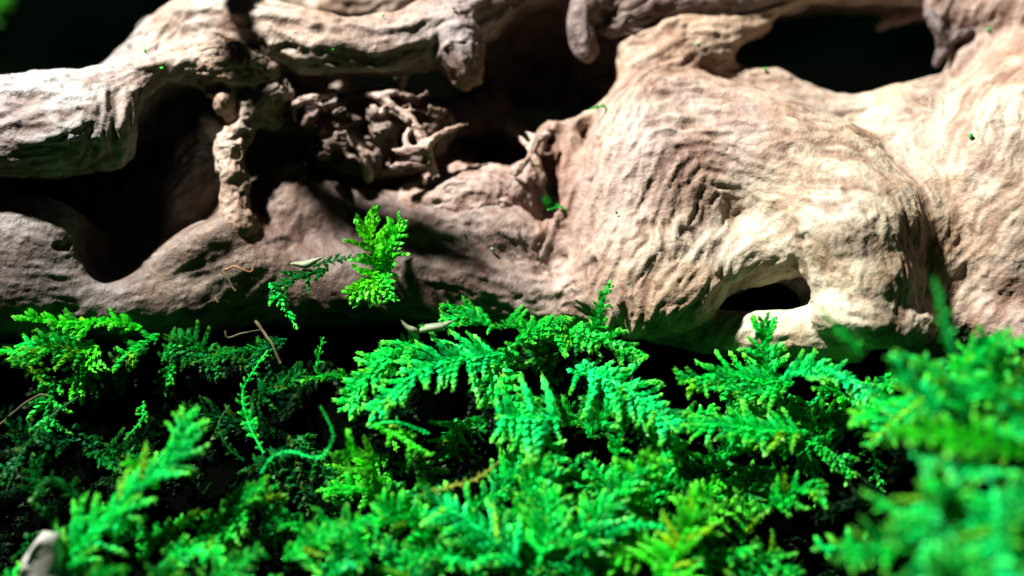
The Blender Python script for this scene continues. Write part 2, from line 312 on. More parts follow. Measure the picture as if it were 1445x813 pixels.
drift = link(bpy.data.objects.new('driftwood', None))
tag(drift, 'gnarled pale brown driftwood lying behind the green moss', 'driftwood')
BODY = [
 # hidden core and roof of the hollow, well behind, added to block the lamp
 tube([(-300,300,2.6,120),(0,285,2.6,110),(250,270,3.0,100),(450,250,3.0,90),(700,230,2.8,100),(900,230,2.4,120),(1150,290,2.0,110),(1450,260,1.8,120),(1750,280,1.6,120)], .3),
 tube([(330,20,0.9,55),(450,25,1.2,62),(600,20,1.3,66),(720,-30,1.1,66),(860,-60,0.9,66)], .3),
 tube([(230,60,2.0,36),(430,20,2.4,60),(600,0,2.8,75),(800,-20,2.8,85),(1000,-40,2.6,80),(1200,-55,2.4,70),(1400,-30,2.2,70),(1700,0,2,80)], .3),
 tube([(700,60,3.9,90),(850,70,3.9,90)], .3),
 tube([(950,-30,1.0,50),(1100,-50,1.2,50),(1250,-75,1.4,55),(1400,-40,1.3,55),(1600,0,1.2,60)], .3),
 tube([(-320,215,.8,70),(0,190,.8,64),(150,170,.8,58),(260,140,.9,44)], .25),
 tube([(-320,220,1.8,76),(0,200,1.8,70),(150,185,1.8,66),(300,140,1.8,60),(450,110,1.8,50)], .25),
 tube([(215,100,.5,42),(280,92,.7,46),(350,75,.8,44),(420,60,.9,40)], .2),
 tube([(640,-40,.3,50),(760,-75,.2,55),(900,-80,.2,55),(1050,-80,.3,60)], .3),
 # left limb with its fold
 tube([(-320,215,-0.5,80),(-60,190,-0.8,76),(60,175,-0.9,70),(130,168,-0.9,66),(190,140,-0.55,56),(280,120,0,45)], .2),
 tube([(-320,240,-.9,60),(-60,212,-1.15,52),(40,200,-1.25,50),(110,192,-1.25,48),(150,190,-1.1,44)], .3),
 tube([(220,72,-.15,26),(265,78,-.3,30),(320,82,-.3,28),(360,100,-.15,22)], .2),
 tube([(245,92,-0.65,22),(205,108,-0.9,24),(180,150,-1.05,24),(168,195,-1,22),(170,235,-0.85,14)], .14),
 tube([(235,100,-0.7,22),(290,88,-0.85,24),(340,92,-0.8,26),(375,118,-0.6,22)], .12),
 # upper limb
 tube([(170,120,0.22,38),(222,82,0.07,44),(275,42,-0.05,46),(340,40,-0.25,44),(420,58,-0.42,46),(500,72,-0.5,46),(570,58,-0.42,47),(625,35,-0.2,48),(700,-10,0.12,52),(780,-50,0.22,52)], .14),
 tube([(470,12,.5,22),(540,6,.5,26),(620,-4,.5,26)], .1),
 tube([(632,45,-.45,36),(648,75,-.55,35),(657,100,-.55,27)], .12),
 tube([(700,15,.1,40),(745,-5,.2,36)], .14),
 # lower log, left to middle
 tube([(-320,385,-.5,90),(-60,358,-.7,82),(50,352,-.78,76),(120,380,-.5,62),(240,375,-0.05,58),(320,350,-0.15,58),(400,310,0,74),(470,330,0.1,78),(560,345,0.15,84),(660,360,0.15,80),(760,375,0.15,74)], .2),
 tube([(-320,430,-.5,80),(-60,415,-.7,70),(60,410,-.8,66),(160,425,-.75,56),(250,420,-.7,55),(360,400,-.5,60),(450,400,-.5,62),(560,400,-.55,58),(640,400,-.6,56),(720,412,-.65,48),(790,425,-.7,44)], .25),
 ell(370,365,-.25,85,55,.6,.25), ell(335,368,-.72,75,46,.48,.25), ell(560,380,-.15,120,52,.7,.3), ell(680,385,-.35,90,46,.6,.25),
 tube([(210,390,-.8,26),(260,360,-.95,30),(310,335,-1.0,28),(345,312,-.9,20)], .16),
 tube([(405,260,0,36),(430,235,0.3,28)], .2),
 tube([(610,330,-.45,48),(690,330,-.5,48),(750,345,-.5,42)], .14),
 # trunk on the right
 tube([(915,85,.2,50),(925,140,-.1,62),(915,220,-.35,92),(895,310,-.5,95),(885,385,-.55,84)], .2),
 tube([(1330,-10,.1,28),(1326,40,.15,18),(1340,75,.1,18)], .08),
 tube([(1370,20,.2,44),(1430,25,.2,46),(1520,30,.2,50)], .14),
 tube([(900,75,.0,38),(960,50,.0,36),(1030,38,.15,30),(1100,14,.2,32),(1180,-20,.3,36),(1300,-30,.4,40),(1420,5,.4,40),(1520,10,.4,50)], .12),
 tube([(960,170,-.2,70),(1060,230,-.5,105),(1150,280,-.7,115)], .3),
 ell(960,80,-.02,95,50,.5,.2,False,15), ell(955,290,-.95,95,115,.6,.35), ell(925,370,-1.05,95,62,.72,.35), ell(1302,345,-1.15,46,95,.45,.35), ell(985,320,-.45,110,100,.75,.3), ell(1060,330,-.7,90,70,.5,.25),
 tube([(1000,115,.1,34),(1075,122,0,30),(1130,150,-.1,34),(1210,168,-.1,36),(1290,158,-.1,36),(1350,120,0,42),(1410,90,.2,60)], .14),
 tube([(850,408,-.95,50),(905,424,-1.3,52),(965,412,-1.4,50),(1015,376,-1.3,46),(1090,355,-1.25,48)], .2),
 ell(1190,325,-1.15,118,98,1.05,.25), ell(1208,395,-1.35,88,82,1.0,.2), ell(1198,335,-1.62,76,70,.72,.14),
 tube([(1172,446,-2.05,26),(1220,452,-2.1,34),(1285,462,-1.8,36)], .14),
 tube([(1290,200,-.3,70),(1305,290,-.6,78),(1315,380,-.85,74),(1310,450,-1.1,60)], .35),
 tube([(1480,120,.1,90),(1430,215,-.55,118),(1425,320,-.8,120),(1440,420,-.9,95)], .14),
 tube([(1420,250,-.4,130),(1600,260,-.2,160),(1780,280,0,150)], .3),
 tube([(1350,440,-1.3,36),(1420,465,-1.5,40),(1500,465,-1.5,50)], .14),
 # lip beside the hollow
 tube([(770,212,-.35,11),(768,192,-.4,12),(785,176,-.35,13),(815,168,-.3,14),(850,150,-.2,18)], .05),
 tube([(800,200,-.35,20),(805,240,-.5,22),(795,285,-.6,20),(790,330,-.6,22),(780,375,-.65,20)], .1),
 tube([(770,405,-.75,12),(810,408,-.85,14),(850,400,-.9,14)], .08),
 # openings
 ell(1185,72,1.2,130,56,3.4,.08,True,-4), ell(1252,98,1.0,66,36,2.6,.08,True), ell(1085,72,-.05,52,22,1.0,.06,True,12),
 tube([(1000,440,-2.0,20),(1040,422,-1.75,26),(1090,413,-1.6,28),(1135,411,-1.5,25)], .08, True),
 tube([(1020,430,-1.3,14),(1060,420,-1.2,20),(1125,410,-1.15,22)], .08, True),
 tube([(930,452,-.7,32),(1000,468,-1.0,30),(1070,474,-1.4,34),(1140,472,-1.55,36),(1200,474,-1.6,34)], .14),
 ell(262,205,-.1,70,88,1.25,.12,True,8), ell(215,250,0,56,48,1.0,.12,True), tube([(222,335,-.25,34),(252,300,-.2,38),(280,250,-.1,36),(288,190,.2,28)], .15),
 ell(172,318,-.9,50,84,1.1,.12,True,-16), ell(20,262,-.8,170,13,1.0,.08,True,-4),
 ell(520,170,.3,130,62,2.2,.14,True), ell(675,205,.6,84,42,2.2,.06,True,-8), ell(780,100,.9,85,90,3.2,.14,True), ell(400,150,.3,50,55,1.8,.12,True),
 tube([(766,262,-.6,18),(772,285,-.6,24),(770,300,-.4,18)], .06, True), ell(777,196,-.5,6,9,.25,.03,True),
 tube([(140,190,-.95,5),(148,235,-.85,7)], .08, True), tube([(188,170,-1.0,5),(186,225,-.85,7)], .06, True),
 tube([(280,22,-.2,5),(330,12,-.2,6),(385,26,-.2,4)], .05, True),
 tube([(860,60,.0,4),(800,330,-.95,3)], .05, True) if 0 else tube([(782,330,-1.0,5),(776,385,-1.0,6)], .06, True),
]
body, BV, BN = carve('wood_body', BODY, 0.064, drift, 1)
SPUR = [tube([(338,318,-.95,26),(332,290,-.92,22),(331,250,-.88,21),(323,222,-.85,25),(331,198,-.82,21),(346,182,-.75,20)], .06),
        ell(362,152,-.7,32,26,.30,.08,False,35), ell(384,138,-.65,24,22,.26,.06,False,20), ell(352,166,-.78,14,12,.2,.05), ell(380,168,-.6,20,22,.22,.06), tube([(395,125,-.6,14),(402,135,-.6,12)], .05), tube([(325,180,-.75,6),(345,178,-.75,8),(362,172,-.8,8)], .04),
        ell(335,216,-1.0,6,6,.1,.02,True)]
carve('knobbed_spur', SPUR, 0.036, drift, 1, .07, .012, .008, .06, (.60, .50, .41), .7)
def above(px, py, d, t, r_):
    p = pt(px, py, d); v = np.array([0, 0, DIST]) + 62 * LDIR - p; return [*(p + v / np.linalg.norm(v) * t), r_]
SHADE_BRANCH = np.array([[*pt(330, 10, .3), .3], [*pt(335, -60, -.2), .2], above(385,120,-.6,3.6,.15), above(425,240,-.6,5.6,.22), above(510,300,-.7,6.3,.30), above(590,348,-.8,6.3,.30), above(670,388,-.9,6.2,.20), above(720,405,-.9,6.2,.08)])  # unseen branch, added to cast shade on the middle of the log
carve('added_shade_branch', [('t', catmull(SHADE_BRANCH), .1, False, 1)], .08, drift, 1)
carve('brow_bark', [tube([(225,98,-.55,16),(262,88,-.75,24),(305,84,-.85,26),(345,92,-.8,24),(378,112,-.65,18),(388,128,-.5,10)], .08), tube([(262,104,-.8,10),(300,100,-.98,12),(340,108,-.92,12),(362,122,-.8,9)], .05)], .038, drift, 1, .05, .016, .012, .055, (.40, .29, .21), .6)
carve('inner_nub', [ell(296,176,-.35,16,24,.2,.05,False,25), tube([(303,185,-.3,10),(318,178,-.25,7)], .05), tube([(290,190,-.2,14),(270,230,.3,16)], .05)], 0.04, drift, 1, .02, .006, .004, .012, (.40, .37, .35), .7)
carve('brow_lump', [ell(318,142,-.8,17,22,.2,.05,False,-20), tube([(322,130,-.8,13),(326,105,-.85,14)], .06), tube([(318,150,-.8,10),(330,170,-.75,9),(345,160,-.7,10)], .05), tube([(288,116,-.75,10),(306,102,-.95,15),(330,108,-.95,12),(350,112,-.85,12)], .05), tube([(345,96,-.85,12),(356,112,-.85,8)], .04), tube([(268,98,-.95,9),(300,90,-1.05,10),(338,88,-1.0,11)], .04), ell(296,132,-.8,9,7,.1,.03)], 0.04, drift, 1, .02, .006, .005, .03, (.42, .28, .19), .7)
carve('split_slab', [ell(660,292,.0,112,66,.85,.08,False,4), tube([(735,232,-.3,12),(752,250,-.4,9)], .06), ell(780,275,-.6,28,32,.8,.05,True), ell(655,196,.1,130,42,1.6,.04,True,-5), tube([(560,268,-.85,5),(610,277,-.92,7),(680,291,-.95,8),(752,307,-.8,8)], .03, True), ell(590,320,-.5,60,22,.3,.1,True)], 0.042, drift, 1, .045, .014, .009, .03, (.60, .465, .42), .85)
_g = np.random.default_rng(12)
PITS = [ell(_g.uniform(410, 640), _g.uniform(125, 235), _g.uniform(-.95, -.35), _g.uniform(7, 20), _g.uniform(6, 15), _g.uniform(.15, .5), .03, True, _g.uniform(-40, 40)) for _ in range(40)]
PITS = [box(_g.uniform(425, 625), _g.uniform(132, 232), _g.uniform(-.75, -.45), _g.uniform(9, 26), _g.uniform(2, 5), _g.uniform(.05, .16), .015, False, _g.uniform(-35, 40), .015) for _ in range(26)] + PITS[:34]
carve('rotten_heart', [tube([(395,165,.1,30),(440,160,-.1,30),(500,168,-.2,36),(560,178,-.25,40),(610,190,-.2,34)], .1), tube([(470,215,-.1,26),(530,225,-.2,26),(590,225,-.3,22)], .1), tube([(500,140,0,16),(560,142,-.1,16)], .06)] + PITS, .034, drift, 1, .03, .006, .01, .08, (.21, .16, .135), .9, 1)
def shard(pts): carve('rotten_shard', [tube(p, .03) for p in pts], 0.03, drift, 1, .015, .003, .006, .035, (.66, .54, .47), .9, 1)
shard([[(556,212,-0.78,4),(575,214,-0.88,7.2),(598,208,-0.88,7.2),(612,196,-0.86,5.6),(632,184,-0.8,4),(652,177,-0.7,3),(660,176,-0.6,1.6)],
 [(600,210,-0.86,6.4),(594,192,-0.8,6.4),(584,174,-0.74,5.6),(570,160,-0.68,6.4),(552,150,-0.68,5.6)], [(576,212,-0.88,4.8),(572,196,-0.84,4),(580,182,-0.78,3.2)],
 [(552,150,-0.68,6.4),(535,136,-0.66,7.2),(515,134,-0.63,4)], [(535,136,-0.66,6.4),(556,130,-0.63,6.4),(574,138,-0.63,4),(578,150,-0.66,2.4)], [(548,152,-0.68,5.6),(534,160,-0.66,4.8),(526,150,-0.64,3.2)], [(570,158,-0.68,4),(592,156,-0.63,2.4),(600,160,-0.58,1.6)], [(560,132,-0.58,5.6),(566,110,0.3,7.2),(570,90,1,9.6)],
 [(604,212,-0.83,5.6),(606,230,-0.8,7.2),(612,242,-0.68,6.4)], [(552,236,-0.83,3.2),(575,232,-0.88,5.6),(600,235,-0.83,4.8)]])
shard([[(412,150,-0.68,5.6),(432,140,-0.63,4.8),(452,137,-0.58,5.6),(474,133,-0.48,3.2)], [(440,140,-0.63,4.8),(455,150,-0.58,4),(462,160,-0.48,2.4)], [(452,138,-0.48,4.8),(470,130,0.4,7.2),(480,120,1.2,9.6)], [(413,156,-0.68,3.2),(416,170,-0.68,3.2)]])
shard([[(478,186,-0.43,2.4),(492,194,-0.48,5.6),(506,208,-0.5,6.4),(514,226,-0.48,6.4),(520,250,-0.38,8)], [(500,200,-0.48,4.8),(520,204,-0.44,4.8),(536,198,-0.42,4),(546,206,-0.38,2.4)], [(512,215,-0.48,4),(534,222,-0.46,3.2)], [(490,192,-0.44,3.2),(486,176,-0.38,2.4)]])
shard([[(742,186,-0.58,3.2),(756,196,-0.63,6.4),(752,214,-0.68,6.4),(760,232,-0.7,6.4),(768,252,-0.68,5.6)], [(732,192,-0.53,2.4),(744,206,-0.63,4),(752,214,-0.68,4)], [(756,196,-0.63,4.8),(772,190,-0.68,4.8)], [(748,222,-0.68,4),(735,234,-0.63,4.8),(728,244,-0.58,4.8)]])
carve('dark_bark', [tube([(1312,20,.0,9),(1326,45,-.08,12),(1334,66,-.05,12),(1322,88,.0,7)], .05), tube([(1334,60,-.05,9),(1352,50,-.1,10),(1372,44,-.12,6)], .05)], .034, drift, 1, .03, .008, .006, .05, (.15, .13, .14), .9, 1)
carve('inner_stub', [tube([(1250,30,.7,7),(1272,22,.7,10),(1300,12,.6,13)], .05), tube([(1240,40,.8,4),(1258,30,.75,7)], .04)], .036, drift, 1, .03, .006, .006, .05, (.36, .28, .23), .8, 1)
carve('dark_limb', [tube([(1110,-20,.2,40),(1040,-6,.1,36),(960,2,0,34),(895,14,-.1,34),(868,30,-.15,26)], .08), tube([(900,-20,-.1,30),(850,-10,-.2,30),(822,20,-.25,20),(823,50,-.25,20),(828,70,-.22,18)], .08), tube([(866,34,-.3,9),(900,46,-.25,9),(960,38,-.2,9),(1030,22,-.1,9)], .05), tube([(848,22,-.6,8),(850,50,-.5,9)], .05, True)], 0.045, drift, 1, .03, .012, .006, .012, (.26, .21, .21), .8)
print('wood', time.time() - T_START, len(BV))
# ------------------------------------------------------------------ soil and background
def soil_build(nt, out):
    L = nt.links.new
    p = N(nt, 'ShaderNodeBsdfPrincipled'); p.inputs['Roughness'].default_value = .9; p.inputs['Specular IOR Level'].default_value = 0
    n = N(nt, 'ShaderNodeTexNoise', Scale=180.0, Detail=5.0); r = N(nt, 'ShaderNodeValToRGB')
    tc = N(nt, 'ShaderNodeTexCoord'); L(tc.outputs['Object'], n.inputs['Vector'])
    r.color_ramp.elements[0].position = .35; r.color_ramp.elements[0].color = (.0003, .0005, .0003, 1)
    r.color_ramp.elements[1].position = .7; r.color_ramp.elements[1].color = (.0010, .0014, .0008, 1)
    L(n.outputs['Fac'], r.inputs[0]); L(r.outputs[0], p.inputs['Base Color'])
    b = N(nt, 'ShaderNodeBump', Strength=.8, Distance=.001); L(n.outputs['Fac'], b.inputs['Height']); L(b.outputs[0], p.inputs['Normal'])
    L(p.outputs[0], out.inputs[0])
M_SOIL = mat('dark_soil', soil_build)
gx, gy = np.meshgrid(np.linspace(-40, 40, 161), np.linspace(-26, 50, 153), indexing='ij')
gp = np.c_[gx.ravel(), gy.ravel(), np.zeros(gx.size)]
gz = (2.0 / (1 + np.exp(-(gp[:, 1] + 1.6) * 2.0)) - .2) + .25 * (fbm(gp * 1.3 + 3.3, 3) - .5)
gp[:, 2] = gz
ii = np.arange(gx.size).reshape(gx.shape)
gF = np.c_[ii[:-1, :-1].ravel(), ii[1:, :-1].ravel(), ii[1:, 1:].ravel(), ii[:-1, 1:].ravel()]
tag(link(bpy.data.objects.new('ground', mesh_np('ground', gp * S, gF, M_SOIL))), kind='structure')
def back_build(nt, out):
    L = nt.links.new
    p = N(nt, 'ShaderNodeBsdfPrincipled'); p.inputs['Roughness'].default_value = .8; p.inputs['Specular IOR Level'].default_value = 0
    n = N(nt, 'ShaderNodeTexNoise', Scale=28.0, Detail=4.0); r = N(nt, 'ShaderNodeValToRGB')
    tc = N(nt, 'ShaderNodeTexCoord'); L(tc.outputs['Object'], n.inputs['Vector'])
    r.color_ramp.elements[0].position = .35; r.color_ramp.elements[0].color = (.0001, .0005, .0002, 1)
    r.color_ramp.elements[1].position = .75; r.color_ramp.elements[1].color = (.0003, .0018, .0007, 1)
    L(n.outputs['Fac'], r.inputs[0]); L(r.outputs[0], p.inputs['Base Color']); L(p.outputs[0], out.inputs[0])
M_BACK = mat('dark_green_backdrop', back_build)
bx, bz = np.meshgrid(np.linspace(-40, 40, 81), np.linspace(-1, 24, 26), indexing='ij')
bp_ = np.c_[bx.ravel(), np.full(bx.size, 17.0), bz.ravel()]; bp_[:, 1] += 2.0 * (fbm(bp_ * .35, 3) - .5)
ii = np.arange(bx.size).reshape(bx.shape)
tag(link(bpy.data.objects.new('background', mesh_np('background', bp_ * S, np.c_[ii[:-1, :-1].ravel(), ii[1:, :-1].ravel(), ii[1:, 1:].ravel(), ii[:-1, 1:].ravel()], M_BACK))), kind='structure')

# ------------------------------------------------------------------ moss
def moss_build(use_obj):
    def f(nt, out):
        L = nt.links.new
        p = N(nt, 'ShaderNodeBsdfPrincipled'); p.inputs['Roughness'].default_value = .45; p.inputs['Specular IOR Level'].default_value = .25 if use_obj else .10
        if use_obj: c = N(nt, 'ShaderNodeObjectInfo').outputs['Color']
        else: c = N(nt, 'ShaderNodeAttribute', attribute_name='Col').outputs['Color']
        a = N(nt, 'ShaderNodeAttribute', attribute_name='tip').outputs['Fac']
        mx = N(nt, 'ShaderNodeMix', data_type='RGBA', blend_type='MIX')
        L(a, mx.inputs[0]); L(c, mx.inputs[6])
        sp = N(nt, 'ShaderNodeSeparateColor'); L(c, sp.inputs[0])
        g = N(nt, 'ShaderNodeMix', data_type='RGBA', blend_type='MULTIPLY'); g.inputs[0].default_value = 1
        L(sp.outputs[1], g.inputs[6]); g.inputs[7].default_value = (.20, 1.08, .08, 1); L(g.outputs[2], mx.inputs[7])
        tc = N(nt, 'ShaderNodeTexCoord'); n = N(nt, 'ShaderNodeTexNoise', Scale=450.0, Detail=2.0); L(tc.outputs['Object'], n.inputs['Vector'])
        mr = N(nt, 'ShaderNodeMapRange'); mr.inputs['From Min'].default_value = .3; mr.inputs['From Max'].default_value = .7
        mr.inputs['To Min'].default_value = .7; mr.inputs['To Max'].default_value = 1.2; L(n.outputs['Fac'], mr.inputs['Value'])
        m2 = N(nt, 'ShaderNodeMix', data_type='RGBA', blend_type='MULTIPLY'); m2.inputs[0].default_value = 1
        L(mx.outputs[2], m2.inputs[6]); L(mr.outputs[0], m2.inputs[7])
        L(m2.outputs[2], p.inputs['Base Color'])
        t = N(nt, 'ShaderNodeBsdfTranslucent'); L(m2.outputs[2], t.inputs['Color'])
        s = N(nt, 'ShaderNodeMixShader'); s.inputs[0].default_value = .35
        L(p.outputs[0], s.inputs[1]); L(t.outputs[0], s.inputs[2]); L(s.outputs[0], out.inputs[0])
    return f
M_MOSS = mat('moss_frond', moss_build(True)); M_FILL = mat('moss_carpet', moss_build(False))

LEAF = np.array([[0, 0, 0], [.45, .36, .04], [.45, -.36, .04], [.45, 0, .12], [1, 0, -.02]])     # x along, y across, z up; a folded pointed blade
LEAFT = np.array([[0, 3, 1], [0, 2, 3], [1, 3, 4], [3, 2, 4]])
def frame(t, n):
    t = t / np.linalg.norm(t); b = np.cross(n, t); b = b / (np.linalg.norm(b) + 1e-9); n = np.cross(t, b)
    return np.array([t, b, n])
def leaves_along(pts, nrm, step, size, spread, rg, rows=3):
    """small overlapping blades round a stalk; returns verts, tris, tip value"""
    pts = np.asarray(pts, float); V, F, Tp = [], [], []
    seg = np.linalg.norm(np.diff(pts, axis=0), axis=1); L = seg.sum(); cum = np.r_[0, np.cumsum(seg)]
    k = 0; s = 0
    while s <= L + 1e-6:
        q = np.array([np.interp(s, cum, pts[:, j]) for j in range(3)]); i = min(np.searchsorted(cum, s, 'right') - 1, len(seg) - 1)
        R = frame(pts[i + 1] - pts[i], nrm); f = s / L
        for r in range(rows):
            a = (2 * math.pi * r / rows) + (k % 2) * math.pi / rows + rg.uniform(-.3, .3)
            side = math.cos(a) * R[1] + math.sin(a) * R[2]
            sp = spread * (1 - .35 * f) + rg.uniform(-.2, .2)
            d = math.cos(sp) * R[0] + math.sin(sp) * side
            up = math.cos(sp) * side - math.sin(sp) * R[0]
            M = frame(d, up); z = size * (1.05 - .35 * f ** 2) * rg.uniform(.65, 1.3)
            V.append(q + (LEAF * z) @ M); F.append(LEAFT + 5 * (len(V) - 1)); Tp.append(np.full(5, f))
        s += step; k += 1
    return np.vstack(V), np.vstack(F), np.concatenate(Tp)
NB = 4; LENS = (.18, .30, .46)
TEMPL = {}
for li, Lb in enumerate(LENS):
    for v in range(NB):
        rg = np.random.default_rng(100 * li + v); bend = rg.uniform(-.28, .28); drop = rg.uniform(-.05, .3)
        t = np.linspace(0, 1, 5)[:, None]
        pts = np.c_[t * Lb, bend * Lb * t * t, -drop * Lb * t * t]
        V, F, Tp = leaves_along(pts, np.array([0, 0, 1.]), .043, .098, .50, rg, 3)
        TEMPL[li, v] = (V, F, np.clip((Tp - .45) / .55, 0, 1) ** 1.5, Lb)
def stalk(pts, r0, r1):
    pts = np.asarray(pts); n = len(pts); V, F = [], []
    for i in range(n):
        R = frame(pts[min(i + 1, n - 1)] - pts[max(i - 1, 0)], np.array([.13, .2, .97])); r = r0 + (r1 - r0) * i / (n - 1)
        for a in range(5): V.append(pts[i] + r * (math.cos(a * 1.2566) * R[1] + math.sin(a * 1.2566) * R[2]))
    for i in range(n - 1):
        for a in range(5):
            p, q, u, w_ = i * 5 + a, i * 5 + (a + 1) % 5, (i + 1) * 5 + a, (i + 1) * 5 + (a + 1) % 5
            F += [[p, q, w_], [p, w_, u]]
    return np.array(V), np.array(F)
def plan_frond(P, nrm, width, rg, gap=.10, angle=1.0, fill=1.0, blunt=.35, leafy=True, start=.06):
    """P: stem points (cm, world); returns the stem mesh and the placing of each side branch"""
    P = catmull(P, 6); seg = np.linalg.norm(np.diff(P, axis=0), axis=1); cum = np.r_[0, np.cumsum(seg)]; L = cum[-1]
    V, F = stalk(P, .018 if width > .12 else .012, .007); Tp = np.zeros(len(V))
    if leafy:
        v2, f2, t2 = leaves_along(P, nrm, .05, .10 if width > .12 else .05, .5, rg, 3)
        F = np.vstack([F, f2 + len(V)]); V = np.vstack([V, v2]); Tp = np.r_[Tp, np.clip((t2 - .8) / .2, 0, 1)]
    B = []; s = L * start; side = 1
    while s < L * .985 and width > 0:
        f = s / L; prof = min(1, (f / .18 + .35)) * (1 - f) ** blunt if f < 1 else 0
        ln = width * max(prof, .22) * rg.uniform(.6, 1.25)
        if rg.random() < fill:
            q = np.array([np.interp(s, cum, P[:, j]) for j in range(3)]); i = min(np.searchsorted(cum, s, 'right') - 1, len(seg) - 1)
            R = frame(P[i + 1] - P[i], nrm); a = (angle * (1 - .3 * f) + rg.uniform(-.24, .24)) * side; tl = rg.uniform(-.25, .35)
            d = math.cos(a) * R[0] + math.sin(a) * R[1] + tl * R[2]
            li = int(np.argmin([abs(math.log(ln / x)) for x in LENS]))
            B.append((q, frame(d, R[2]), ln / LENS[li], li, int(rg.integers(NB))))
        s += gap * rg.uniform(.8, 1.2) * .5; side = -side
    return V, F, Tp, B
TM = {}
for key, (V, F, Tp, Lb) in TEMPL.items():
    me = mesh_np('side_branch', V * S, F, M_MOSS); set_f(me, Tp, 'tip'); TM[key] = me
TOCAM = -FWD
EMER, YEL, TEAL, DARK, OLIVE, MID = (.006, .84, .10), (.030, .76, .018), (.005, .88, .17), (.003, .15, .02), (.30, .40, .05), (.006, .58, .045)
def tone(col, k, rg):
    c = np.array(col) * k; u = rg.random()
    if u < .06: c = c * np.array((1., .8, .3)) + np.array((.15, 0, 0)) * c[1]
    elif u < .22: c = c * .55
    return c * np.array([rg.uniform(.6, 2.0), 1, rg.uniform(.7, 1.25)])
def frond(label, pts, width, col, up=.55, gap=.095, angle=1.0, fill=1.0, blunt=.35, name='moss_frond', roll=0.0, cat='moss', start=.06):
    rg = np.random.default_rng(abs(hash((pts[0][0], pts[0][1], pts[-1][0]))) % 2 ** 31)
    W = np.array([wpt(*p) for p in pts]) / S
    nrm = np.array([roll, 0, 0]) + TOCAM * (1 - up) + np.array([0, 0, 1]) * up
    V, F, Tp, B = plan_frond(W, nrm, width / 100, rg, gap, angle, fill * .9, blunt, True, start)
    base = W[0]
    e = link(bpy.data.objects.new(name, None)); e.location = Vector(base * S); e.empty_display_size = .002
    tag(e, label, cat, 'moss fronds standing out of the carpet')
    me = mesh_np('stem', (V - base) * S, F, M_MOSS); set_f(me, Tp, 'tip')
    st = link(bpy.data.objects.new('stem', me), e); st.color = (*col, 1)
    for q, R, scl, li, v in B:
        o = link(bpy.data.objects.new('side_branch', TM[li, v]), e)
        m = Matrix([list(r) for r in (R.T * scl)]).to_4x4(); m.translation = Vector((q - base) * S); o.matrix_basis = m
        k = rg.uniform(.75, 1.15); o.color = (*tone(col, k, rg), 1)
    return e
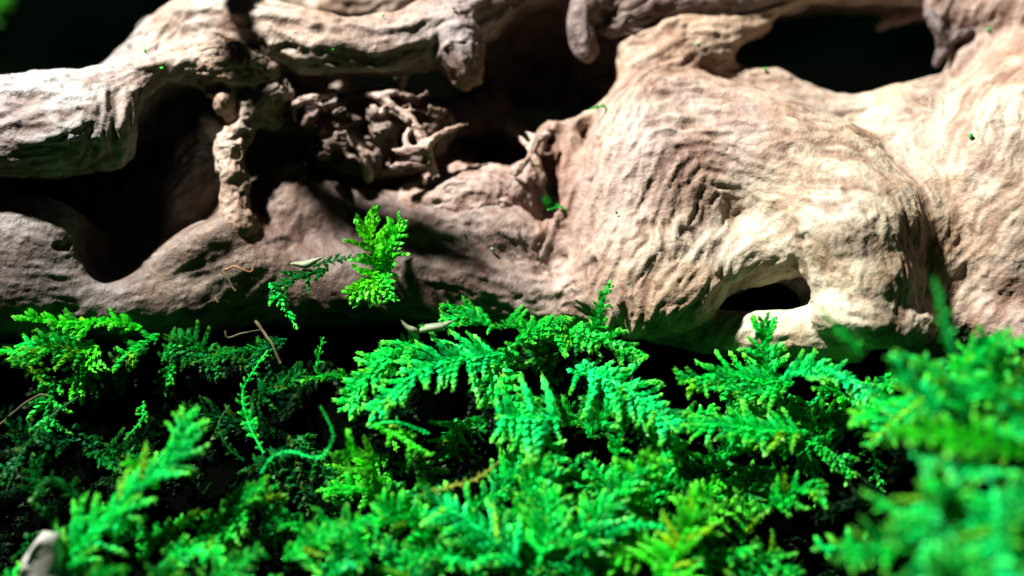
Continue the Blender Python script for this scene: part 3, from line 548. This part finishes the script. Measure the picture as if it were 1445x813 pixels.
HEROES = [
 # lower left
 ('long bright frond slanting up from the pale pebble, curled tip', [(55,835,-3.3),(120,762,-3.35),(185,694,-3.3),(240,650,-3.2),(262,615,-3.1),(264,590,-3.0)], 58, (.006, .80, .12), dict(angle=.8, gap=.085)),
 ('short yellow-tipped frond behind the long slanting frond', [(225,690,-2.8),(205,668,-2.85),(182,648,-2.9)], 26, YEL, {}),
 ('feathery frond reaching out level at the upper left', [(200,462,-1.3),(150,452,-1.4),(95,456,-1.5),(20,447,-1.6)], 24, YEL, dict(fill=.75)),
 ('small drooping frond under the level upper left frond', [(110,470,-1.4),(70,482,-1.55),(35,488,-1.65),(16,505,-1.7)], 20, EMER, {}),
 ('hanging tuft of moss below the upper left fronds', [(130,480,-1.4),(118,510,-1.6),(100,552,-1.7)], 32, YEL, {}),
 ('thin side frond hanging to the right of the hanging tuft', [(225,472,-1.3),(190,492,-1.45),(160,520,-1.55)], 20, MID, dict(fill=.7)),
 ('lone curled leaflet-like frond hanging in the dark', [(203,566,-2.0),(200,592,-2.1),(176,620,-2.2)], 9, MID, {}),
 ('thin strand climbing towards the dry brown stalk', [(372,640,-2.4),(352,600,-2.2),(342,556,-2.0),(360,520,-1.9),(378,494,-1.8)], 11, EMER, dict(gap=.09)),
 ('bluish curling strand with almost bare stem', [(368,668,-2.7),(385,645,-2.7),(412,638,-2.7),(450,646,-2.75),(470,615,-2.8),(452,573,-2.8)], 5, TEAL, dict(gap=.14)),
 ('small bright frond dangling below the torn leaf scrap', [(380,400,-1.5),(395,420,-1.6),(418,462,-1.7)], 18, EMER, dict(blunt=.9)),
 ('dim frond in the dark lower left, right of the long frond', [(355,700,-2.7),(320,740,-2.9),(280,780,-3.1)], 34, MID, {}),
 ('thin frond fanning out beside the bottom edge, lower left', [(225,800,-3.3),(268,778,-3.3),(320,790,-3.35)], 20, EMER, {}),
 ('dark arching frond above the pale pebble', [(110,700,-2.8),(72,675,-2.8),(45,705,-2.9)], 14, DARK, {}),
 ('short pointed frond left of the bottom bush', [(400,790,-3.3),(440,765,-3.3),(488,738,-3.2)], 32, MID, {}),
 ('dim frond tucked under the torn leaf scrap', [(462,380,-1.55),(425,390,-1.62),(385,408,-1.7)], 22, DARK, dict(fill=.8)),
 ('dark shoot reaching right from the torn leaf scrap', [(440,375,-1.5),(470,368,-1.6),(505,362,-1.6)], 12, DARK, {}),
 ('tiny lone shoot in the dark above the curling strand', [(446,522,-1.9),(450,500,-1.85),(456,476,-1.8)], 9, MID, dict(gap=.12)),
 ('thin dim wisp bending left of the climbing strand', [(345,650,-2.3),(322,632,-2.3),(308,600,-2.2),(322,575,-2.1)], 8, DARK, dict(gap=.12)),
 ('pale wisp pointing left beneath the left drooping frond', [(606,612,-2.5),(570,598,-2.6),(545,596,-2.6),(520,604,-2.6)], 7, TEAL, dict(gap=.14)),
 ('dim thread-like stem sagging at the left edge', [(110,560,-1.9),(70,590,-2.1),(30,640,-2.3),(10,690,-2.4)], 9, DARK, dict(gap=.12)),
 # middle
 ('bushy yellow-green moss sprig standing up against the wood', [(542,398,-1.0),(534,384,-1.35),(526,350,-1.5),(517,310,-1.45)], 34, (.09, .88, .015), dict(up=.1, blunt=.15, angle=.85, gap=.07)),
 ('second twig of the sprig leaning right against the wood', [(534,388,-1.3),(550,352,-1.55),(564,310,-1.5)], 22, (.06, .86, .03), dict(up=.1, blunt=.2, gap=.07)),
 ('yellow-tipped twig of the sprig drooping left over the log', [(534,384,-1.4),(515,402,-1.6),(490,420,-1.65)], 24, (.10, .86, .015), dict(up=.1, gap=.085)),
 ('shortest twig of the sprig pointing straight down', [(534,384,-1.4),(530,405,-1.6),(524,430,-1.65)], 20, (.07, .84, .02), dict(up=.1, gap=.085)),
 ('lower right twig of the sprig hanging over the log', [(536,386,-1.4),(546,402,-1.6),(554,424,-1.65)], 20, (.04, .80, .04), dict(up=.1, gap=.085)),
 ('broad bright frond drooping left in the middle of the moss', [(712,500,-1.9),(650,505,-2.1),(585,528,-2.3),(525,585,-2.5)], 50, TEAL, dict(angle=1.1)),
 ('outermost frond at the left edge of the middle clump', [(600,488,-1.9),(550,500,-2.1),(515,535,-2.2),(487,578,-2.3)], 38, EMER, {}),
 ('frond running down from the broad bright one', [(690,510,-1.95),(712,556,-2.2),(745,610,-2.5),(785,655,-2.7)], 44, EMER, {}),
 ('upright comb of side shoots in the middle', [(790,592,-2.4),(750,590,-2.45),(705,588,-2.5)], 66, TEAL, dict(angle=1.45, gap=.09)),
 ('fan-shaped frond drooping right in the middle', [(800,522,-1.9),(850,535,-2.15),(905,565,-2.35),(955,610,-2.6)], 56, TEAL, dict(angle=1.15)),
 ('frond lying against the foot of the trunk', [(770,480,-1.7),(820,468,-1.8),(870,488,-1.9),(902,505,-2.0)], 36, MID, {}),
 ('single shoot rising in front of the trunk foot', [(838,470,-1.8),(845,440,-1.85),(860,400,-1.8)], 16, MID, dict(up=.1)),
 ('small frond on top of the middle clump by the pale dry leaf', [(700,462,-1.6),(660,448,-1.65),(622,452,-1.7)], 26, EMER, {}),
 ('short frond topping the middle clump beneath the wood', [(690,450,-1.5),(665,440,-1.55),(625,430,-1.6)], 18, MID, {}),
 ('fuzzy shoot between the middle clump and the trunk foot', [(730,480,-1.6),(760,462,-1.7),(800,450,-1.75)], 24, MID, {}),
 ('olive withered strand below the middle clump', [(590,700,-3.0),(630,688,-2.95),(672,676,-2.9),(706,650,-2.85)], 8, OLIVE, dict(gap=.1)),
 ('yellowish frond in the shade below the left drooping frond', [(520,596,-2.5),(560,615,-2.6),(606,642,-2.7)], 26, YEL, dict(fill=.7)),
 ('arched shoot at the bottom, left of the bush', [(520,800,-3.4),(500,750,-3.4),(520,735,-3.4),(540,772,-3.4)], 14, EMER, {}),
 ('big frond spreading left at the bottom of the bush', [(735,800,-3.3),(690,755,-3.2),(640,722,-3.1),(605,715,-3.0)], 54, TEAL, {}),
 ('pale-tipped frond pointing up in the bottom bush', [(760,800,-3.4),(775,740,-3.2),(768,685,-3.0)], 46, EMER, {}),
 ('frond leaning right out of the bottom bush', [(800,790,-3.3),(850,720,-3.1),(905,655,-2.9)], 44, EMER, {}),
 ('frond in the lower right of the bottom bush', [(930,835,-3.6),(960,770,-3.4),(990,700,-3.2)], 50, YEL, {}),
 # right
 ('bright frond spreading left at the right clump', [(1120,540,-2.1),(1065,535,-2.2),(1010,530,-2.25),(962,540,-2.3)], 46, EMER, {}),
 ('upright frond on top of the right clump', [(1085,540,-2.1),(1080,500,-2.1),(1078,452,-2.1)], 34, EMER, dict(up=.25)),
 ('frond reaching right with a bluish back, right clump', [(1100,535,-2.3),(1150,520,-2.4),(1205,540,-2.5),(1262,590,-2.7)], 26, TEAL, {}),
 ('low frond sweeping left under the right clump', [(1140,610,-2.6),(1080,608,-2.6),(1020,600,-2.6),(964,600,-2.6)], 36, EMER, {}),
 ('blurred shoot standing before the trunk at the right', [(1345,500,-4.8),(1332,450,-4.8),(1318,392,-4.8)], 9, TEAL, dict(up=.1)),
 ('blurred short shoot left of the right edge bush', [(1215,500,-4.2),(1190,470,-4.2),(1155,432,-4.2)], 10, EMER, dict(up=.1)),
 ('pale frond climbing left out of the right edge bush', [(1340,590,-4.4),(1295,550,-4.4),(1255,505,-4.4)], 22, TEAL, {}),
 ('level frond with yellow bud across the right edge bush', [(1445,640,-4.8),(1350,615,-4.8),(1255,610,-4.8)], 34, YEL, {}),
 ('long frond lying level under the right edge bush', [(1285,640,-4.8),(1340,662,-4.9),(1440,670,-5.0)], 22, TEAL, {}),
 ('ladder-like frond at the bottom right corner', [(1405,690,-5.2),(1405,760,-5.4),(1405,850,-5.6)], 50, TEAL, dict(angle=1.4, gap=.085)),
 ('pale frond at the bottom right, left of the ladder-like one', [(1335,690,-5.1),(1310,750,-5.3),(1295,840,-5.5)], 46, TEAL, {}),
 ('small bluish cross-shaped frond alone in the dark', [(1240,770,-3.6),(1200,772,-3.6),(1150,774,-3.6)], 26, TEAL, dict(gap=.16, angle=1.4)),
]
for lab, p, wd, c, kw in HEROES: frond(lab, p, wd, c, **kw)

# the rest of the moss: too tangled to count
FV, FF, FC, FT = [], [], [], []; nv = 0
def fill_frond(px, py, d, az, ln, wd, col, rg, up=.55):
    global nv
    b = wpt(px, py, d) / S
    dv = RGT * math.cos(az) + UPV * math.sin(az) + FWD * rg.uniform(-.5, .3); dv /= np.linalg.norm(dv)
    P = np.array([b, b + dv * ln * .5 + np.array([0, 0, .06 * ln]), b + dv * ln - np.array([0, 0, rg.uniform(-.05, .25) * ln])])
    nrm = TOCAM * (1 - up) + np.array([rg.uniform(-.4, .4), 0, up])
    V, F, Tp, B = plan_frond(P, nrm, wd, rg, .12, 1.0, .9, .35)
    C = (P * S * 100 - CAM); D = C @ FWD; ex = 722.5 + (C @ RGT) * DIST / D * 100; ey = 406.5 - (C @ UPV) * DIST / D * 100
    if (ey - 14 < np.interp(ex, TOPX, TOPY)).any(): return
    parts = [(V, F, Tp)]
    for q, R, scl, li, v in B: t = TEMPL[li, v]; parts.append((q + t[0] * scl @ R, t[1], t[2]))
    for V, F, Tp in parts:
        cc = tone(col, rg.uniform(.55, 1.1), rg)
        FV.append(V); FF.append(F + nv); FT.append(Tp); FC.append(np.tile(cc, (len(V), 1))); nv += len(V)
def bank(px, py):
    t = (py - 450) / 363; d = -1.3 - 2.0 * max(t, -.1)
    r = min(max((px - 1180) / 180, 0), 1); r = r * r * (3 - 2 * r)
    return d - 1.8 * r * min(max(t * 2.5 + .7, .4), 1.2)
rg = np.random.default_rng(5)
TOPX = [-500, 0, 230, 260, 480, 500, 560, 600, 880, 900, 985, 1010, 1150, 1170, 1250, 1290, 1445, 1800]
TOPY = [432, 432, 432, 455, 462, 480, 480, 432, 432, 498, 498, 462, 465, 490, 480, 440, 450, 450]
CLUMPS = [ # px, py, rx, ry, count, colour, depth offset
 (120,478,120,22,6,MID,.1),(100,620,90,50,4,DARK,.3),(370,486,120,20,9,(.004,.22,.03),.1),(230,500,90,30,6,(.004,.22,.03),.15),(420,600,70,60,5,DARK,.3),(560,700,60,40,4,MID,.25),(440,740,60,40,4,MID,.2),
 (110,500,90,35,4,MID,.2),(60,740,60,40,4,DARK,.2),(200,760,80,45,6,MID,.1),(310,750,60,45,4,MID,.2),(350,560,40,60,4,DARK,.2),
 (600,520,90,40,5,MID,.35),(690,560,60,60,4,MID,.4),(740,480,120,28,8,MID,.2),(860,560,70,40,5,MID,.35),(880,640,90,40,8,EMER,.15),(560,640,60,40,5,YEL,.2),
 (720,760,110,60,22,EMER,.05),(620,770,60,45,8,EMER,.1),(850,730,90,70,16,EMER,.1),(960,770,80,60,14,YEL,.1),(500,780,50,30,6,EMER,.15),
 (1070,520,90,45,10,EMER,.25),(1090,590,80,35,6,EMER,.2),(1180,570,50,40,5,EMER,.15),(1010,650,60,30,5,MID,.2),(1130,650,60,25,4,MID,.2),(1030,720,40,60,7,MID,.2),
 (1370,560,90,70,22,EMER,0),(1400,500,60,35,9,EMER,-.2),(1320,780,45,60,8,EMER,0),(1400,770,60,70,8,EMER,.1),(1080,800,50,25,4,MID,.2),(1300,560,40,40,5,EMER,.1),
 (760,880,420,50,34,EMER,0),(1380,880,120,40,10,EMER,0),(200,880,240,45,14,MID,0),(-180,520,130,60,10,MID,.1),(-160,720,130,90,12,MID,.1),(1600,600,100,90,16,EMER,0),(1620,800,110,80,12,EMER,0)]
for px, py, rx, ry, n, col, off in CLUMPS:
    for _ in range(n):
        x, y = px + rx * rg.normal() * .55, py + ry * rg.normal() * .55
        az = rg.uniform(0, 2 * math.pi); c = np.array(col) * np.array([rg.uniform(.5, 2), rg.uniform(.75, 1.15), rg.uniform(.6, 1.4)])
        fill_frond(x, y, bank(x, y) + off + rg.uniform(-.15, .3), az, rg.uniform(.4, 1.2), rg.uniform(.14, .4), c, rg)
for _ in range(260):   # older growth underneath, darkened further so the gaps look shaded
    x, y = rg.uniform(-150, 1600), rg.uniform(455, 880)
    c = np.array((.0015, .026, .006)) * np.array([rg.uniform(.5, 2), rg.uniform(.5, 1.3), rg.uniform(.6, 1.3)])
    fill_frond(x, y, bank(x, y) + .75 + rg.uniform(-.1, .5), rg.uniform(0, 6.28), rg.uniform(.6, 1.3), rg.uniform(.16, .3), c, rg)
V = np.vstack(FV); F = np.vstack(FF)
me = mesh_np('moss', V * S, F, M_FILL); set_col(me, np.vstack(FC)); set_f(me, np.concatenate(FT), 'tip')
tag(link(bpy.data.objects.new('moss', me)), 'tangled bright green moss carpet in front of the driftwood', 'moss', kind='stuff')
print('moss', time.time() - T_START, len(F))

# ------------------------------------------------------------------ small things
def plain(name, c, rough=.6, var=.25, scale=600., trans=0.):
    def f(nt, out):
        L = nt.links.new; p = N(nt, 'ShaderNodeBsdfPrincipled'); p.inputs['Roughness'].default_value = rough; p.inputs['Specular IOR Level'].default_value = .3
        tc = N(nt, 'ShaderNodeTexCoord'); n = N(nt, 'ShaderNodeTexNoise', Scale=scale, Detail=3.0); L(tc.outputs['Object'], n.inputs['Vector'])
        r = N(nt, 'ShaderNodeValToRGB'); r.color_ramp.elements[0].position = .3; r.color_ramp.elements[1].position = .7
        r.color_ramp.elements[0].color = (*[x * (1 - var) for x in c], 1); r.color_ramp.elements[1].color = (*[min(x * (1 + var), .9) for x in c], 1)
        L(n.outputs['Fac'], r.inputs[0]); L(r.outputs[0], p.inputs['Base Color'])
        if trans:
            t = N(nt, 'ShaderNodeBsdfTranslucent'); L(r.outputs[0], t.inputs['Color']); m = N(nt, 'ShaderNodeMixShader'); m.inputs[0].default_value = trans
            L(p.outputs[0], m.inputs[1]); L(t.outputs[0], m.inputs[2]); L(m.outputs[0], out.inputs[0])
        else: L(p.outputs[0], out.inputs[0])
    return mat(name, f)
M_PALE = plain('pale_stone', (.34, .35, .30), .6, .4, 350.); M_DRY = plain('dry_stalk', (.055, .045, .015), .7, .5, 900.); M_BROWN = plain('brown_shred', (.16, .075, .03), .7, .5, 900.)
M_LEAF = plain('bleached_leaf', (.24, .30, .18), .5, .35, 900., .3); M_FIB = plain('pale_fibre', (.55, .56, .52), .4, .1, 600., .4); M_CRUMB = plain('moss_crumb', (.05, .42, .04), .5, .3, 900., .3)
def strand(name, pts, r0, r1, m, label, cat, group=None):
    W = np.array([wpt(*p) for p in pts]) / S; P = catmull(W, 6); b = P[0]
    V, F = stalk(P, r0, r1); V = V + (np.c_[noise3(V * 9), noise3(V * 9 + 5), noise3(V * 9 + 11)] - .5) * r0 * 2.2; o = link(bpy.data.objects.new(name, mesh_np(name, (V - b) * S, F, m))); o.location = Vector(b * S)
    return tag(o, label, cat, group)
strand('dry_stalk', [(396,512,-1.8),(385,490,-1.75),(372,468,-1.6),(360,455,-1.5)], .02, .026, M_DRY, 'dry brown stalk on top of the thin green strand', 'stalk')
strand('dry_stalk', [(368,466,-1.55),(345,470,-1.6),(322,476,-1.6),(318,466,-1.6)], .012, .02, M_DRY, 'short dry flap branching left off the brown stalk', 'stalk')
strand('dry_stalk', [(-10,606,-2.0),(30,575,-1.95),(55,558,-1.9),(68,560,-1.9)], .02, .012, M_DRY, 'thin yellowed bare stem at the left edge', 'stalk')
strand('moss_shred', [(312,382,-1.25),(322,392,-1.35),(334,412,-1.4)], .02, .012, M_DRY, 'curled dry moss shred hanging from the log by the ridge', 'shred')
strand('moss_shred', [(308,428,-1.4),(304,420,-1.35),(312,412,-1.3)], .02, .012, M_DRY, 'tiny dry shred hanging lowest under the log', 'shred')
strand('moss_shred', [(314,380,-1.25),(335,376,-1.3),(352,384,-1.3),(358,376,-1.25)], .02, .01, M_BROWN, 'rust-brown shred clinging beneath the lit ridge', 'shred')
strand('pale_fibre', [(186,78,-.2),(188,55,-.2),(194,35,-.15),(206,24,-.1),(222,21,-.05),(232,17,0)], .006, .004, M_FIB, 'long looped hair-thin fibre standing off the upper limb', 'fibre')
strand('pale_fibre', [(192,72,-.2),(196,50,-.2),(200,36,-.15),(212,28,-.1),(224,30,-.05)], .005, .004, M_FIB, 'shorter inner hair-thin fibre curling off the upper limb', 'fibre')
def blade(name, a, mid, b, wd, m, label, cat):
    W = np.array([wpt(*q) for q in (a, mid, b)]) / S; P = catmull(W, 5); V, F = [], []; n = len(P)
    for i, p in enumerate(P):
        f = i / (n - 1); t = P[min(i + 1, n - 1)] - P[max(i - 1, 0)]; sd = np.cross(t, TOCAM); sd /= np.linalg.norm(sd) + 1e-9
        h = wd * max(math.sin(math.pi * (.12 + .86 * f)), .03) * .5
        for q, z in ((-1, 0), (0, .35 * h), (1, 0), (0, .35 * h - .012)): V.append(p + sd * q * h + TOCAM * z)
    for i in range(n - 1):
        for k in range(4): F.append([4 * i + k, 4 * i + (k + 1) % 4, 4 * i + 4 + (k + 1) % 4, 4 * i + 4 + k])
    V = np.array(V); V = V + (np.c_[noise3(V * 6), noise3(V * 6 + 5), noise3(V * 6 + 11)] - .5) * wd * .9; bs = V[0].copy(); o = link(bpy.data.objects.new(name, mesh_np(name, (V - bs) * S, F, m))); o.location = Vector(bs * S); return tag(o, label, cat)
blade('dry_leaf', (594,478,-2.0), (584,466,-2.05), (566,451,-2.05), .09, M_LEAF, 'greyish dry leaf blade poking up left of the middle clump', 'leaf')
blade('dry_leaf', (594,468,-2.05), (615,462,-2.1), (640,450,-2.05), .13, M_LEAF, 'pale green bleached leaf blade lying on the middle clump', 'leaf')
blade('leaf_scrap', (412,374,-1.5), (434,374,-1.58), (456,363,-1.58), .10, M_LEAF, 'torn whitish leaf scrap on the log above the dangling frond', 'leaf')
def lump(name, px, py, d, r, m, label, cat, group=None, ang=.25, seed=1, sub=(16, 10), flat=(1, 1, 1)):
    g = np.random.default_rng(seed); n, k = sub; V = [[0, 0, 1.]]
    for i in range(1, k):
        for j in range(n): th, ph = math.pi * i / k, 2 * math.pi * j / n; V.append([math.sin(th) * math.cos(ph), math.sin(th) * math.sin(ph), math.cos(th)])
    V.append([0, 0, -1.]); V = np.array(V)
    for _ in range(7):                                   # knock flat facets off it
        dr = g.normal(size=3); dr /= np.linalg.norm(dr); c = 1 - ang * g.uniform(.6, 1.6); e = V @ dr; V = V - np.maximum(e - c, 0)[:, None] * dr
    V = V * np.array(flat) * r + g.normal(size=V.shape) * r * .02; F = []
    for j in range(n): q = (j + 1) % n; F.append([0, 1 + j, 1 + q, 1 + q]); F.append([len(V) - 1, 1 + (k - 2) * n + q, 1 + (k - 2) * n + j, 1 + (k - 2) * n + j])
    T3 = [f[:3] for f in F]
    for i in range(k - 2):
        for j in range(n): q = (j + 1) % n; a, b, c, e = 1 + i * n + j, 1 + i * n + q, 1 + (i + 1) * n + q, 1 + (i + 1) * n + j; T3 += [[a, e, c], [a, c, b]]
    o = link(bpy.data.objects.new(name, mesh_np(name, V * S, T3, m))); o.location = Vector(wpt(px, py, d)); o.rotation_euler = (g.uniform(0, 6), g.uniform(0, 6), g.uniform(0, 6))
    return tag(o, label, cat, group)
lump('pebble', 62, 806, -3.5, .47, M_PALE, 'pale grey angular pebble at the bottom left corner', 'pebble', ang=.4, seed=9)
sx = (BV[:, 0] * DIST / BV[:, 2]) * 100 + 722.5; sy = 406.5 - (BV[:, 1] * DIST / BV[:, 2]) * 100
def on_wood(px, py):
    m = np.where((np.abs(sx - px) < 6) & (np.abs(sy - py) < 6))[0]
    return BV[m, 2].min() - DIST if len(m) else None
for i, (px, py, r, where) in enumerate([(228,96,.03,'on the fold of the left limb'),(205,72,.035,'where the left limb meets the upper limb'),(300,84,.03,'on the brow over the left hollow'),(540,22,.035,'on top of the upper limb'),(470,70,.025,'on the face of the upper limb'),(640,12,.03,'above the hanging nub'),
  (870,300,.03,'on the trunk face beside the crevice'),(1080,98,.04,'on the left lip of the round hole'),(1395,42,.04,'on the trunk right of the round hole'),(985,62,.03,'on the ridge left of the round hole'),(655,330,.025,'on the log under the split slab'),(1370,192,.05,'on the rightmost lobe of the trunk'),(350,30,.03,'on the crest of the upper limb')]):
    d = on_wood(px, py)
    if d is not None: lump('moss_crumb', px, py, d, r * .8, M_CRUMB, 'tiny green moss crumb ' + where, 'moss crumb', 'moss crumbs scattered on the wood', .3, 20 + i, (8, 5), (1.3, .9, .7))
d = on_wood(695, 352)
if d is not None: lump('white_grit', 695, 352, d - .02, .035, M_LEAF, 'tiny white grain on the log below the split slab', 'grain', None, .2, 50, (8, 6))
frond('blurred green sprig far behind at the top left corner', [(-30,40,7.0),(-15,18,7.0),(5,-8,7.0)], 40, (.02, .35, .02), name='moss_frond')
for k, (px, py, d) in enumerate([(800,156,-.75),(850,150,-.5),(790,292,-.6),(770,285,-.2)]):
    z = on_wood(px, py)
    if z is not None: frond(['small moss tuft on the lip beside the dark hollow','tiny moss tuft on the rim beneath the dark hollow','moss tuft in the crevice beside the split slab','tiny green tuft deep in the crevice by the slab'][k], [(px+8,py+6,z-.02),(px,py,z-.06),(px-16,py+4,z-.08)], 8, MID, gap=.13)
